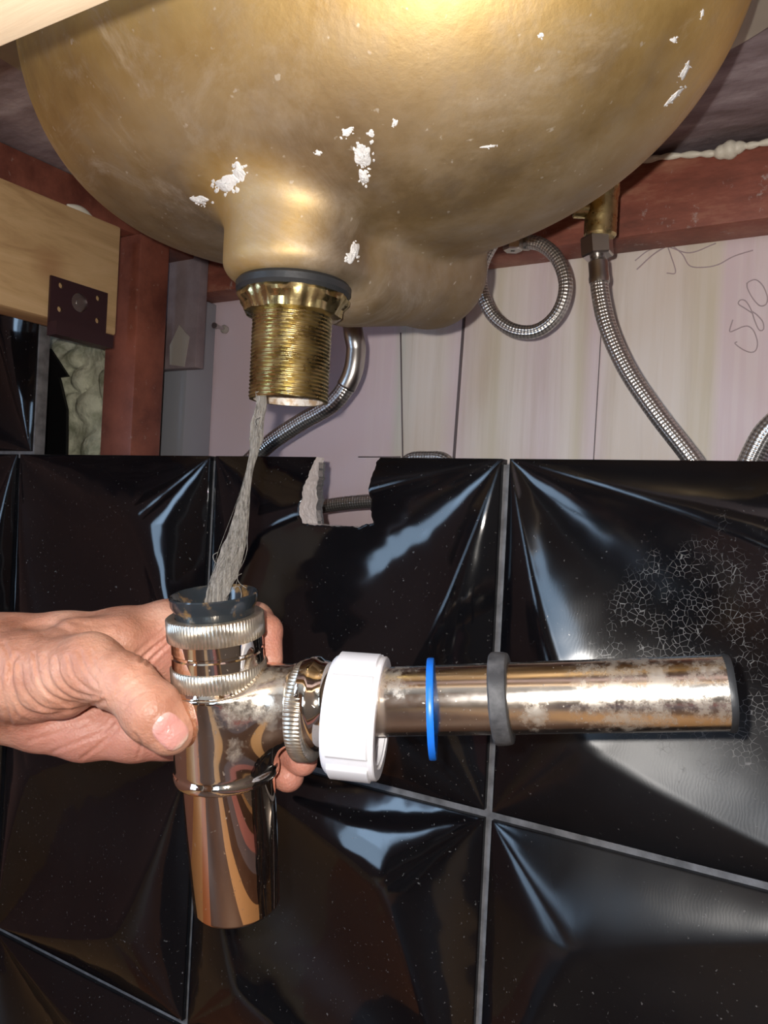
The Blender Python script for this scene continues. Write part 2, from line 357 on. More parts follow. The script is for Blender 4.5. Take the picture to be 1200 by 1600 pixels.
def tube(path, r, seg=20, caps=True, sq=None):
    """tube with UV (round, metres along); r number or list"""
    n = len(path); vs = []; ln = [0]
    for i in range(1, n): ln.append(ln[-1]+(path[i]-path[i-1]).length)
    t0 = (path[1]-path[0]).normalized(); _, u, _v = frame(t0)
    for i in range(n):
        t = (path[min(i+1, n-1)]-path[max(i-1, 0)]).normalized()
        u = (u - t*u.dot(t)).normalized(); v = t.cross(u)
        ri = r[i] if isinstance(r, (list, tuple)) else r
        for k in range(seg):
            a = 2*math.pi*k/seg; vs.append(path[i]+(u*math.cos(a)+v*math.sin(a))*ri)
    fs, uv = [], []
    for i in range(n-1):
        for k in range(seg):
            l = (k+1) % seg; fs.append((i*seg+k, i*seg+l, (i+1)*seg+l, (i+1)*seg+k))
            uv.append(((k/seg, ln[i]), ((k+1)/seg, ln[i]), ((k+1)/seg, ln[i+1]), (k/seg, ln[i+1])))
    if caps:
        fs.append(tuple(range(seg-1, -1, -1))); uv.append([(0, 0)]*seg)
        fs.append(tuple((n-1)*seg+k for k in range(seg))); uv.append([(0, 0)]*seg)
    me = bpy.data.meshes.new('tube'); me.from_pydata([tuple(v) for v in vs], [], fs)
    ul = me.uv_layers.new(name='uv'); flat = [c for f in uv for p in f for c in p]; ul.data.foreach_set('uv', flat)
    me.update(); return me
def joinm(meshes):
    bm = bmesh.new()
    for m in meshes: bm.from_mesh(m)
    me = bpy.data.meshes.new('joined'); bm.to_mesh(me); bm.free(); auto(me, 35); return me
def boolean(me, cut):
    a = bpy.data.objects.new('a', me); b = bpy.data.objects.new('b', cut)
    C.collection.objects.link(a); C.collection.objects.link(b)
    m = a.modifiers.new('x', 'BOOLEAN'); m.operation = 'DIFFERENCE'; m.solver = 'EXACT'; m.object = b
    bpy.context.view_layer.update(); dg = bpy.context.evaluated_depsgraph_get()
    out = bpy.data.meshes.new_from_object(a.evaluated_get(dg)); 
    bpy.data.objects.remove(a); bpy.data.objects.remove(b); return out
def prism(poly, y0, y1):
    """poly of (x,z)"""
    n = len(poly); vs = [(x, y0, z) for x, z in poly]+[(x, y1, z) for x, z in poly]
    fs = [tuple(range(n)), tuple(range(2*n-1, n-1, -1))]+[(i, (i+1) % n, n+(i+1) % n, n+i) for i in range(n)]
    me = mesh('prism', vs, fs); bm = bmesh.new(); bm.from_mesh(me); bmesh.ops.recalc_face_normals(bm, faces=bm.faces[:]); bm.to_mesh(me); bm.free(); return me

# signed distance modelling: a field -> one smooth closed surface
def V(p): return np.array(tuple(p), dtype=float)
def smin(a, b, k): 
    h = np.clip(.5+.5*(b-a)/k, 0, 1); return b*(1-h)+a*h-k*h*(1-h)
def rcone(p, a, b, r1, r2):
    a, b = V(a), V(b); ba = b-a; L = max((ba@ba), 1e-12)
    t = np.clip(((p-a)@ba)/L, 0, 1); return np.linalg.norm(p-a-t[..., None]*ba, axis=-1)-(r1+(r2-r1)*t)
def cyl(p, a, b, r, rd=.001):
    a, b = V(a), V(b); ba = b-a; L = np.linalg.norm(ba); d = ba/L
    h = (p-a)@d; q = p-a-h[..., None]*d; x = np.linalg.norm(q, axis=-1)-r+rd; y = np.abs(h-L/2)-L/2+rd
    return np.minimum(np.maximum(x, y), 0)+np.sqrt(np.maximum(x, 0)**2+np.maximum(y, 0)**2)-rd
def surf(field, lo, hi, h, newton=3, relax=0):
    lo, hi = V(lo), V(hi); n = np.ceil((hi-lo)/h).astype(int)+1
    ax = [lo[i]+h*np.arange(n[i]) for i in range(3)]
    G = np.empty(tuple(n))
    for i in range(n[0]):
        Yg, Zg = np.meshgrid(ax[1], ax[2], indexing='ij')
        p = np.stack([np.full_like(Yg, ax[0][i]), Yg, Zg], -1); G[i] = field(p)
    s = G < 0; acc = np.zeros((n[0]-1, n[1]-1, n[2]-1, 3)); cnt = np.zeros((n[0]-1, n[1]-1, n[2]-1))
    for a in range(3):
        sl0 = [slice(None)]*3; sl1 = [slice(None)]*3; sl0[a] = slice(0, -1); sl1[a] = slice(1, None)
        g0, g1 = G[tuple(sl0)], G[tuple(sl1)]; cr = (g0 < 0) != (g1 < 0)
        t = np.where(cr, g0/np.where(cr, g0-g1, 1), 0)
        o1, o2 = [q for q in range(3) if q != a]
        for d1 in (0, 1):
            for d2 in (0, 1):
                sl = [slice(None)]*3; sl[o1] = slice(d1, n[o1]-1+d1); sl[o2] = slice(d2, n[o2]-1+d2)
                c_ = cr[tuple(sl)]; tt = t[tuple(sl)]; cnt += c_
                acc[..., a] += np.where(c_, tt, 0); acc[..., o1] += c_*d1; acc[..., o2] += c_*d2
    act = cnt > 0; idx = -np.ones(act.shape, int); idx[act] = np.arange(act.sum())
    ii = np.argwhere(act); vs = lo+h*(ii+acc[act]/cnt[act][:, None]); fs = []
    for a in range(3):
        o1, o2 = (a+1) % 3, (a+2) % 3
        sl0 = [slice(None)]*3; sl1 = [slice(None)]*3; sl0[a] = slice(0, -1); sl1[a] = slice(1, None)
        s0, s1 = s[tuple(sl0)], s[tuple(sl1)]
        for flip, m in ((False, s0 & ~s1), (True, ~s0 & s1)):
            e = np.argwhere(m); e = e[(e[:, o1] > 0) & (e[:, o2] > 0) & (e[:, o1] < n[o1]-1) & (e[:, o2] < n[o2]-1)]
            def at(d1, d2):
                q = e.copy(); q[:, o1] -= d1; q[:, o2] -= d2; return idx[q[:, 0], q[:, 1], q[:, 2]]
            quad = np.stack([at(1, 1), at(0, 1), at(0, 0), at(1, 0)], 1)
            fs.append(quad[:, ::-1] if flip else quad)
    fs = np.concatenate(fs)
    def grad(p):
        e = h*.25; g_ = np.stack([field(p+np.eye(3)[i]*e)-field(p-np.eye(3)[i]*e) for i in range(3)], -1)/(2*e); return g_
    for _ in range(newton):
        g_ = grad(vs); f = field(vs); gn = np.maximum((g_**2).sum(-1), .05); vs = vs-np.clip(f/gn, -h, h)[:, None]*g_
    me = bpy.data.meshes.new('surf'); me.from_pydata(vs.tolist(), [], fs.tolist()); me.update(); return me

# ================================================================== STRUCTURE
ROOM = (-1.9, 1.5, -2.2, .75, -.62, 1.5)
TY = .5                                                # face of the tiled wall
GX = [-.2075+.2625*k for k in range(-4, 5)]
ZR = [.0400-.2393*k for k in range(0, 4)]
Hrel = .021
def e_half(a):     # half width of the leaf at a along the diagonal
    q = 2*a if a < .5 else 2*(1-a); return .49*(.72*q+.28*math.sin(math.pi*a))
def relief_tile(x0, x1, z1, z0, anti, thick=.010, n=28, crop=None):
    """leaf and facet relief; z1 top, z0 bottom. returns mesh"""
    W, Hh = x1-x0, z1-z0; bm = bmesh.new()
    def ridge(a): return Hrel*(e_half(a)/.49)**.85
    def put(s, t, h):
        if anti: s = 1-s
        return (x0+s*W, TY-h, z1-t*Hh)
    def grid(fn, nu, nv):
        vv = [[bm.verts.new(fn(i/nu, j/nv)) for j in range(nv+1)] for i in range(nu+1)]
        for i in range(nu):
            for j in range(nv):
                q = [vv[i][j], vv[i+1][j], vv[i+1][j+1], vv[i][j+1]]
                bm.faces.new(q)
    def leaf(u, v):
        a = .5-.5*math.cos(math.pi*u); w_ = v*2-1; e = e_half(a)
        h = ridge(a)*(.12+.88*abs(w_)**1.9)
        return put(a+w_*e*.5*1.0, a-w_*e*.5*1.0, h)
    grid(leaf, 2*n, n)
    # outer facets: for leaf point at a (first half) to boundary t=0 straight up ; and crease part
    for side in (0, 1):
        def fold(s, t): return (s, t) if side == 0 else (t, s)
        for half in (0, 1):
            def facet(u, v):
                # u: 0..1 along the boundary ; first leaf edge then crease
                um = 2/3
                if u <= um+1e-6:
                    a = .5-.5*math.cos(math.pi*.5*min(1, u/um))  # 0..0.5
                    e = e_half(a); s, t, h = a+e*.5, a-e*.5, ridge(a)
                else:
                    k = (u-um)/(1-um); vs_, vt_ = .5+.245, .5-.245
                    s, t, h = vs_+(1-vs_)*k, vt_*(1-k), Hrel*(1-k)
                q = v; hh = h*(1-(1-q)**1.7)
                s2, t2 = s, t*q
                if half: s2, t2 = 1-t2, 1-s2
                return put(*fold(s2, t2), hh)
            grid(facet, n+n//2, n//2)
    bmesh.ops.remove_doubles(bm, verts=bm.verts[:], dist=2e-5)
    # sides and back
    be = [e for e in bm.edges if len(e.link_faces) == 1]
    r = bmesh.ops.extrude_edge_only(bm, edges=be)
    nv = [v for v in r['geom'] if isinstance(v, bmesh.types.BMVert)]
    for v in nv: v.co.y = TY+thick
    ne = [e for e in r['geom'] if isinstance(e, bmesh.types.BMEdge) and len(e.link_faces) == 1]
    bmesh.ops.contextual_create(bm, geom=ne)
    bmesh.ops.dissolve_degenerate(bm, edges=bm.edges[:], dist=1e-6)
    bmesh.ops.recalc_face_normals(bm, faces=bm.faces[:])
    me = bpy.data.meshes.new('t'); bm.to_mesh(me); bm.free(); return me
tiles = []; G2 = .0029
notch_px = [(483, 690), (482, 712), (479, 730), (480, 745), (476, 762), (478, 780), (475, 800), (479, 817), (492, 821), (508, 820), (524, 823), (540, 822), (556, 824), (568, 819), (577, 818), (576, 800), (579, 780), (577, 760), (580, 740), (579, 722), (583, 706), (584, 690)]
pp = []
for i in range(len(notch_px)-1):
    for k in range(5):
        a, b = notch_px[i], notch_px[i+1]; t = k/5
        pp.append((a[0]+(b[0]-a[0])*t+random.uniform(-1.0, 1.0), a[1]+(b[1]-a[1])*t+random.uniform(-1.0, 1.0)))
notch = [(onY(x, y, TY-.011).x, onY(x, y, TY-.011).z) for x, y in pp]
for ci in range(len(GX)-1):
    for ri in range(-1, 3):
        k = ci-3      # column index: tile between GX[3] and GX[4] is the one with the notch
        if ri == -1 and ci > 1: continue
        x0, x1 = GX[ci]+G2, GX[ci+1]-G2
        z1 = (ZR[ri] if ri >= 0 else ZR[0]+.2393)-G2; z0 = (ZR[ri+1] if ri >= 0 else ZR[0])+G2
        if ri == 0: z1 = ZR[0]-.0003
        if ri == -1: x0 += .022; x1 += .022
        m = relief_tile(x0, x1, z1, z0, (k+ri) % 2 == 0)
        if ri == -1: m = boolean(m, box(-3, 3, .3, .7, onY(20, 498, TY).z, 1))
        if ri == 0 and ci == 3: m = boolean(m, prism(notch, .44, .56))
        tiles.append(m)
wall_mesh = joinm(tiles)
wall_mesh.materials.clear()
wt = link('wall_back', wall_mesh, ['black_glazed_tile', 'white_ceramic'], kind='structure')
nx0, nx1 = min(p[0] for p in notch)-.001, max(p[0] for p in notch)+.001; nz = min(p[1] for p in notch)-.001
for f in wall_mesh.polygons:
    c_ = f.center
    f.material_index = 1 if (nx0 < c_.x < nx1 and c_.z > nz and c_.y < TY+.009 and abs(f.normal.y) < .6 and c_.z < ZR[0]-.0012) else 0
bpy.context.view_layer.update()
# grout bed behind, with the same notch
gb = boolean(box(GX[0], GX[-1], TY+.004, TY+.0125, ZR[3], ZR[0]-.004), prism([(x-.0005 if i < 1 else x, z) for i, (x, z) in enumerate(notch)], .44, .56))
gl = link('wall_grout', gb, 'grout', wt, smooth=False)
gl2 = link('wall_grout', box(GX[0], GX[2]+.0215, TY+.002, TY+.014, ZR[0]-.004, onY(20, 499, TY).z, .0005), 'grout', wt, smooth=False)
# pink board far behind
wr = link('wall_rear', box(-1.0, .9, .70, .72, -.62, .60), 'pink_board', smooth=False, kind='structure')
def seam(px0, y0, px1, y1, wd=.0016, mat='dark_line', name='board_seam', Y=.6995):
    a, b = onY(px0, y0, Y), onY(px1, y1, Y)
    link(name, tube([a, b], wd/2, 8), mat, wr)
seam(727, 470, 706, 760, .003); seam(945, 420, 925, 760, .0009); seam(560, 714, 626, 714, .0012); seam(626, 520, 630, 760, .0016)
# 580 in pencil
def stroke(pts, r=.0005):
    path = catmull([onY(1050+x/7.27, 380+y/7.27, .6998) for x, y in pts], 6)
    return tube(path, r, 6)
s5 = stroke([(690, 870), (655, 1000), (720, 985), (800, 950), (870, 945), (930, 1000), (970, 1120), (955, 1210), (900, 1240), (820, 1215), (750, 1170), (715, 1135), (740, 1120)])
s8 = stroke([(920, 800), (830, 740), (755, 690), (780, 645), (840, 660), (900, 760), (940, 880), (990, 985), (1040, 975), (1030, 890), (960, 810), (900, 770)])
s0 = stroke([(850, 450), (860, 520), (920, 630), (1000, 710), (1070, 690), (1080, 600), (1030, 480), (950, 415), (870, 440), (850, 470)])
tg = link('pencil_number', joinm([s5, s8, s0]), 'pencil', wr); tg['label'] = 'handwritten pencil number 580, tilted'
s9 = [stroke([(20, 40), (120, 130), (200, 255), (350, 275), (520, 245), (700, 150), (920, 80)], .0005), stroke([(-400, 300), (-200, 120), (0, 10), (240, -60), (480, -110)], .0006), stroke([(-420, 200), (-260, 80), (-60, 40), (200, 110), (500, 0)], .0005), stroke([(-100, -100), (-20, 120), (40, 330), (-60, 340)], .0005)]
link('scribble', joinm(s9), 'pencil', wr)
# rest of the shell
link('wall_left', box(-1.02, -1.0, -2.2, .72, -.62, 1.5), 'room_paint_pale', smooth=False, kind='structure')
link('wall_right', box(.9, .92, -2.2, .72, -.62, 1.5), 'room_paint', smooth=False, kind='structure')
link('wall_front', box(-1.02, .92, -2.22, -2.2, -.62, 1.5), 'room_paint', smooth=False, kind='structure')
link('ceiling', box(-1.02, .92, -2.22, .72, 1.5, 1.52), 'room_white', smooth=False, kind='structure')
def strip(name, x0, x1, z0, z1, mat, y=-2.2, th=.03, kind='structure'): return link(name, box(x0, x1, y, y+th, z0, z1, .004), mat, smooth=False, kind=kind)
dr = strip('reflected_door_1', -.55, .15, -.62, 1.35, 'reflected_door_wood'); link('reflected_door_handle', lathe(Vector((.08, -2.17, .35)), (0, 1, 0), [(.001, .05), (.02, .05), (.02, 0), (.001, 0)], 24, closed=False), 'steel', dr)  # unseen door and trims, added for vertical stripes in the metal's reflections
strip('reflected_trim_1', -.63, -.55, -.62, 1.43, 'room_white', th=.05); strip('reflected_trim_2', .15, .23, -.62, 1.43, 'room_white', th=.05)
strip('glow_panel_1', .35, .80, .2, 1.2, 'panel_glow')  # unseen glowing panel added for the metal to reflect
link('glow_panel_2', box(-1.0, -.985, -1.35, -.70, -.35, 1.2), 'panel_glow', smooth=False, kind='structure')  # unseen glowing panel, sized to put blue streaks in the tiles
link('floor', box(-1.02, .92, -2.22, .72, -.64, -.62), 'floor_reflection_stripes', smooth=False, kind='structure')

# ================================================================== SINK
D0 = P(462, 400, .419); SC = Vector((D0.x, D0.y+.0377, .301)); SA, SB, SCz, SN = .2173, .1496, .1567, 2.466
def sink_field(p):
    x, y, z = p[..., 0]-SC.x, p[..., 1]-SC.y, p[..., 2]-SC.z
    rho = np.sqrt((x/SA)**2+(y/SB)**2)+1e-9; zz = np.abs(np.minimum(z, 0))/SCz
    q = (rho**SN+zz**SN)**(1/SN)
    # distance estimate
    gx = rho**(SN-1)*q**(1-SN)*np.sqrt((x/SA**2)**2+(y/SB**2)**2)/rho; gz = zz**(SN-1)*q**(1-SN)/SCz
    d = (q-1)/np.maximum(np.sqrt(gx**2+gz**2), 2.0)
    boss = cyl(p, (D0.x, D0.y, .1165), (D0.x, D0.y, .20), .0372, .009)
    d = smin(d, boss, .013)
    o1, o2, o3 = P(545, 425, .445), P(672, 424, .515), P(700, 330, .56)
    ov = smin(rcone(p, o1, o2, .030, .034), rcone(p, o2, o3, .034, .030), .01)
    d = smin(d, ov, .008)
    return np.maximum(d, p[..., 2]-.2985)
sink = thing('brass_sink', 'large aged brass wash basin seen from below, under the stone counter', 'sink', (SC.x, SC.y, .112))
sm = surf(sink_field, (SC.x-.23, SC.y-.165, .093), (SC.x+.23, SC.y+.185, .306), .003)
bowl = link('bowl', sm, 'aged_brass', sink); auto(sm, 50)
# flange round the mouth
fl = []
def sell(t, a, b, n=2.6): c_, s_ = math.cos(t), math.sin(t); return (SC.x+math.copysign(abs(c_)**(2/n), c_)*a, SC.y+math.copysign(abs(s_)**(2/n), s_)*b)
vs, fs = [], []; NS = 120
for (a, b, z) in ((SA-.004, SB-.004, .2945), (SA+.040, SB+.036, .2945), (SA+.040, SB+.036, .2985), (SA-.004, SB-.004, .2985)):
    for k in range(NS):
        x, y = sell(2*math.pi*k/NS, a, b); vs.append((x, y, z))
for i in range(4):
    for k in range(NS): fs.append((i*NS+k, i*NS+(k+1) % NS, ((i+1) % 4)*NS+(k+1) % NS, ((i+1) % 4)*NS+k))
me = mesh('fl', vs, fs); auto(me, 40); link('flange', me, 'flange_brass', sink)
# plaster splashes stuck on the bowl, found by casting a ray at the real surface
bvh = BVHTree.FromPolygons([v.co for v in sm.vertices], [tuple(p.vertices) for p in sm.polygons])
def splash(px, py, w_, h_, ang, thick, mat='plaster', parent=sink, tree=bvh, name='plaster_splash', seed=0):
    rs = np.random.default_rng(seed+int(px)); ph = rs.uniform(0, 6.28, 5); am = rs.uniform(.3, 1, 5)*np.array([.24, .20, .14, .11, .09])
    vs, fs = [], []; nr, nt = 7, 36; ca, sa = math.cos(ang), math.sin(ang)
    for i in range(nr+1):
        for k in range(nt):
            t = 2*math.pi*k/nt; e = .85+sum(am[j]*math.sin((j+1)*t+ph[j]) for j in range(5))
            q = i/nr*e; x, y = q*w_*math.cos(t), q*h_*math.sin(t)
            r = ray(px+x*ca-y*sa, py+x*sa+y*ca); loc, no, _, dd = tree.ray_cast(Vector((0, 0, 0)), r.normalized())
            if loc is None: return None
            hgt = thick*(1-(i/nr)**2)*(.6+.4*rs.random())-(.0003 if i == nr else 0)
            vs.append(loc+no*hgt)
    for i in range(nr):
        for k in range(nt): fs.append((i*nt+k, i*nt+(k+1) % nt, (i+1)*nt+(k+1) % nt, (i+1)*nt+k))
    return mesh('sp', vs, fs)
for a in [(569, 243, 13, 20, .1, .0012), (569, 275, 7, 14, -.2, .0014), (352, 286, 18, 14, .3, .0012), (373, 266, 9, 16, -.5, .001), (313, 313, 15, 7, .2, .0008),
          (543, 207, 11, 6, -.6, .0005), (497, 240, 6, 4, 0, .0004), (580, 208, 5, 7, .3, .0004), (553, 396, 9, 17, .3, .001), (936, 228, 0, 0, 0, 0),
          (1070, 110, 5, 17, .5, .0006), (1052, 152, 4, 22, .75, .0006), (1053, 62, 5, 5, 0, .0005), (1097, 22, 2.5, 7, .2, .0004), (845, 56, 6, 4, 0, .0004), (765, 229, 12, 2.5, -.1, .0004),
          (617, 192, 4, 7, .5, .0004)]:
    if not a[2]: continue
    ms_ = [splash(a[0], a[1], a[2]*1.15, a[3]*1.15, *a[4:])]
    for k in range(3+int(a[2]*a[3]/14)):
        t = rng.uniform(0, 6.28); q = rng.uniform(.6, 1.35); rr = rng.uniform(1.0, 1.6+.20*min(a[2], a[3])); x, y = a[2]*q*math.cos(t), a[3]*q*math.sin(t)
        ms_.append(splash(a[0]+x*math.cos(a[4])-y*math.sin(a[4]), a[1]+x*math.sin(a[4])+y*math.cos(a[4]), rr, rr*rng.uniform(.6, 1.6), rng.uniform(0, 3), a[5]*.5, seed=k*7))
    link('plaster_splash', joinm([m for m in ms_ if m]), 'plaster', sink)

# drain tailpiece
tail = thing('drain_tailpiece', 'threaded brass drain tail screwed under the sink with black gasket', 'drain', (D0.x, D0.y, .055))
up = Vector((0, 0, 1)); TO = Vector((D0.x, D0.y, 0))
zt = lambda y: P(459, y, .419).z
link('rubber_gasket', lathe(TO, up, [(.021, .1175), (.0285, .1172), (.0302, .1150), (.0300, .1118), (.0285, .1100), (.021, .1100)], 96), 'black_rubber', tail)
def lump(t, h, r): return r+.0005*math.sin(7*t+h*900)+.0004*math.sin(13*t+2)+.0003*math.sin(29*t)
link('flange', lathe(TO, up, [(.0185, .1102), (.0282, .1100), (.0288, .1085), (.0284, .1066), (.0262, .1040), (.0248, .1000), (.0222, .0990), (.0185, .0990)], 120, lump), 'brass', tail)
prof = []; z0, z1 = .0555, .0995; nn = 230
for i in range(nn+1): prof.append((.0209, z0+(z1-z0)*i/nn))
prof += [(.0183, z1), (.0183, z0)]
def thread(t, h, r):
    if r < .02: return r+.0002*math.sin(3*t)
    q = (h/.00195+t/(2*math.pi)) % 1; tri = abs(q*2-1)
    return r-.0008*tri**.9
tp = link('threaded_pipe', lathe(TO, up, prof, 128, thread, sharp=60), ['brass', 'limescaled_metal'], tail)
for f in tp.data.polygons:
    c_ = f.center; 
    if math.hypot(c_.x-TO.x, c_.y-TO.y) < .0190: f.material_index = 1
# gobs of sealing paste on the flange
tree2 = BVHTree.FromPolygons([v.co for v in tail.children[1].data.vertices], [tuple(p.vertices) for p in tail.children[1].data.polygons])

# ================================================================== BOTTLE TRAP
A0, B0 = P(334, 935, .381), P(371, 1425, .400)
Lx = (B0-A0).length; ax = (B0-A0).normalized()
hh_ = lambda y: (y-935)/490*Lx
trap = thing('bottle_trap', 'polished nickel bottle trap held in the hand under the drain', 'trap', B0)
pa = P(600, 1096, .372); pb = P(1140, 1082, .335); bdir = (pb-pa).normalized()
def atx(px):   # point of the branch axis seen at pixel column px
    lo, hi = -.2, .4
    for _ in range(50):
        m = (lo+hi)/2; q = pa+bdir*m; x = 600+q.dot(Rc)/q.dot(Fw)*FPX
        lo, hi = (m, hi) if x < px else (lo, m)
    return pa+bdir*lo
AXP = lambda y: A0+ax*hh_(y)
bstart = atx(352)
def body_field(p):
    d = cyl(p, AXP(1064), AXP(1200), .0246, .001)
    d = smin(d, cyl(p, AXP(1190), AXP(1203), .0256, .001), .002)
    nk = cyl(p, bstart, atx(470), .0193, .001)
    d = smin(d, nk, .014)
    return d
sm2 = surf(body_field, [min(a, b)-.035 for a, b in zip(AXP(1060), atx(455))], [max(a, b)+.035 for a, b in zip(AXP(1060), atx(455))][:2]+[AXP(1060).z+.03], .0011)
lo = [min(AXP(1060)[i], AXP(1210)[i], atx(462)[i])-.03 for i in range(3)]; hi = [max(AXP(1060)[i], AXP(1210)[i], atx(462)[i])+.03 for i in range(3)]
sm2 = surf(body_field, lo, hi, .0011); auto(sm2, 50)
link('body', sm2, 'nickel_body', trap)
C2 = P(356, 1200, .391); B2 = P(371, 1412, .400); d2 = (B2-C2).normalized(); L2 = (B2-C2).length
link('bottle', lathe(C2, d2, [(.001, -.002), (.0222, -.002), (.0224, 0), (.0222, L2*.4), (.0214, L2*.97), (.0210, L2*.985), (.0198, L2), (.001, L2+.0005)], 160, closed=False), 'nickel_bottle', trap)
def knurl(n, dep):
    def f(t, h, r): return r-dep*(abs(((t*n/(2*math.pi)) % 1)*2-1))
    return f
def ring(name, o, d, h0, h1, r, ri, n=84, mat='knurled_nickel', ch=.0006):
    m = lathe(o, d, [(ri, h0), (r-ch, h0), (r-ch*.5, h0+ch*.4)], 8)   # placeholder profile start
    prof = [(ri, h0), (r-ch*1.6, h0), (r, h0+ch), (r, (h0+h1)/2), (r, h1-ch), (r-ch*1.6, h1), (ri, h1)]
    kn = knurl(n, .0006)
    def f(t, h, rr): return kn(t, h, rr) if abs(rr-r) < 1e-6 else rr
    return link(name, lathe(o, d, prof, n*4, f, sharp=60), mat, trap)
ring('knurled_ring', A0, ax, hh_(958), hh_(992), .0232, .0188)
ring('knurled_ring', A0, ax, hh_(1030), hh_(1060), .0229, .0188)
link('collar', lathe(A0, ax, [(.0186, hh_(975)), (.0218, hh_(975)), (.0218, hh_(1008)), (.0212, hh_(1010)), (.0212, hh_(1013)), (.0218, hh_(1015)), (.0219, hh_(1040)), (.0186, hh_(1040))], 128), 'nickel_body', trap)
link('lip', lathe(A0, ax, [(.018, hh_(1058)), (.0224, hh_(1058)), (.0236, hh_(1062)), (.0230, hh_(1067)), (.018, hh_(1068))], 128), 'nickel_body', trap)
link('inlet_seal', lathe(A0, ax, [(.0195, hh_(929)), (.0203, hh_(927)), (.0208, hh_(929)), (.0206, hh_(940)), (.0188, hh_(950)), (.0182, hh_(975)), (.0150, hh_(1000)), (.0145, hh_(1000)), (.0160, hh_(950))], 96, lambda t, h, r: r*(1+.010*math.sin(3*t+1)+.006*math.sin(5*t))), 'wet_seal', trap)
Q = atx(352); hx = lambda px: (atx(px)-Q).length
ring('knurled_ring', Q, (bdir+Uc*-.08).normalized(), hx(468), hx(494), .0236, .0158, 76)
link('union_collar', lathe(Q, bdir, [(.0156, hx(485)), (.0218, hx(485)), (.0222, hx(497)), (.0216, hx(503)), (.0200, hx(509)), (.0192, hx(520)), (.0164, hx(524)), (.0156, hx(524))], 128), 'nickel_body', trap)
pipe_in, pipe_out = hx(470), hx(1141)
link('outlet_pipe', lathe(Q, bdir, [(.0157, pipe_in), (.01575, (pipe_in+pipe_out)/2), (.0157, pipe_out-.0006), (.0153, pipe_out), (.0146, pipe_out), (.0146, pipe_in)], 160), 'nickel_pipe', trap)
def residue(t, h, r): return r+.0003*math.sin(5*t+h*300)
link('pipe_residue', lathe(Q, bdir, [(.0150, pipe_out-.002), (.0161, pipe_out-.0022), (.0163, pipe_out-.0006), (.0158, pipe_out+.0006), (.0148, pipe_out+.0005)], 96, residue), 'black_rubber', trap)

# loose white nut, blue washer, rubber cone: each slides on the pipe
NC = P(556, 1118, .3765)
nd = (P(604, 1129, .371)-NC).normalized()
nd = (bdir*.985+(-Uc)*.13).normalized()
nd = (bdir + Uc*-.135 + Fw*.10).normalized()
def nutr(t, h, r):
    if r < .026: return r
    k = (t*8/(2*math.pi)+.3) % 1
    up_ = 1/(1+math.exp(-(k-.16)*60))*1/(1+math.exp((k-.88)*60))
    inr = 1 if -.0085 < h < .0105 else .0
    return r+.0013*up_*inr
nut = thing('plastic_nut', 'white plastic compression nut hanging loose on the chrome pipe', 'nut', NC)
prof = [(.0215, -.0115), (.0262, -.0115), (.0270, -.0108), (.0278, -.0095), (.0280, -.0086), (.0281, -.0084), (.0282, 0), (.0283, .0100), (.0283, .0106), (.0284, .0110), (.0284, .0124), (.0278, .0130), (.0232, .0130), (.0228, .0122), (.0215, .0120)]
link('nut_body', lathe(NC, nd, prof, 320, nutr, sharp=40), 'white_plastic', nut)
for i in range(5):   # inner thread turns
    link('thread_turn', lathe(NC, nd, [(.0217, -.008+i*.004), (.0209, -.0072+i*.004), (.0217, -.0064+i*.004)], 96), 'white_plastic', nut)
BC = P(675, 1107, .3655); bd = (bdir + Uc*-.05 + Fw*.15).normalized()
bw = link('blue_washer', lathe(BC, bd, [(.0199, -.0013), (.0226, -.0015), (.0229, -.0008), (.0229, .0010), (.0226, .0016), (.0199, .0014)], 128), 'blue_plastic')
tag(bw, 'thin bright blue plastic ring hanging on the chrome pipe', 'washer')
RC = atx(785)+Uc*0.0
rw = link('rubber_washer', lathe(atx(785), (bdir+Uc*.01).normalized(), [(.0158, -.0038), (.0202, -.0040), (.0208, -.0032), (.0206, .0015), (.0200, .0034), (.0192, .0038), (.0158, .0038)], 120, lambda t, h, r: r*(1+.008*math.sin(4*t)+.006*math.sin(9*t))), 'grey_rubber')
tag(rw, 'thick dark grey rubber washer fitted tight around the middle of the pipe', 'washer')

# ================================================================== HAIR CLUMP
hp = [(407, 612, .405, 7), (408, 632, .405, 7), (403, 655, .404, 8.5), (400, 685, .403, 9), (397, 706, .402, 5.5), (390, 735, .400, 4), (383, 770, .398, 5.5), (374, 815, .394, 10), (364, 858, .391, 15), (352, 895, .388, 17), (340, 925, .386, 15), (336, 952, .386, 13), (334, 975, .387, 10)]
ctr = catmull([P(*q[:3]) for q in hp], 10); wid = []
for i in range(len(hp)-1):
    for k in range(10): wid.append((hp[i][3]*(1-k/10)+hp[i+1][3]*k/10)*1.2*.39/FPX)
wid.append(hp[-1][3]*.39/FPX)
n = len(ctr); side = Rc; dep = Fw
ms = []
vs, fs = [], []; seg = 28
for i in range(n):
    for k in range(seg):
        a = 2*math.pi*k/seg; rr = wid[i]*(.90+.10*math.sin(3*a+i*.21)+.08*math.sin(5*a-i*.34)+.05*math.sin(i*.9+2*a))
        vs.append(ctr[i]+side*rr*math.cos(a)+dep*rr*.42*math.sin(a))
for i in range(n-1):
    for k in range(seg): fs.append((i*seg+k, i*seg+(k+1) % seg, (i+1)*seg+(k+1) % seg, (i+1)*seg+k))
fs += [tuple(range(seg-1, -1, -1)), tuple((n-1)*seg+k for k in range(seg))]
ms.append(mesh('core', vs, fs))
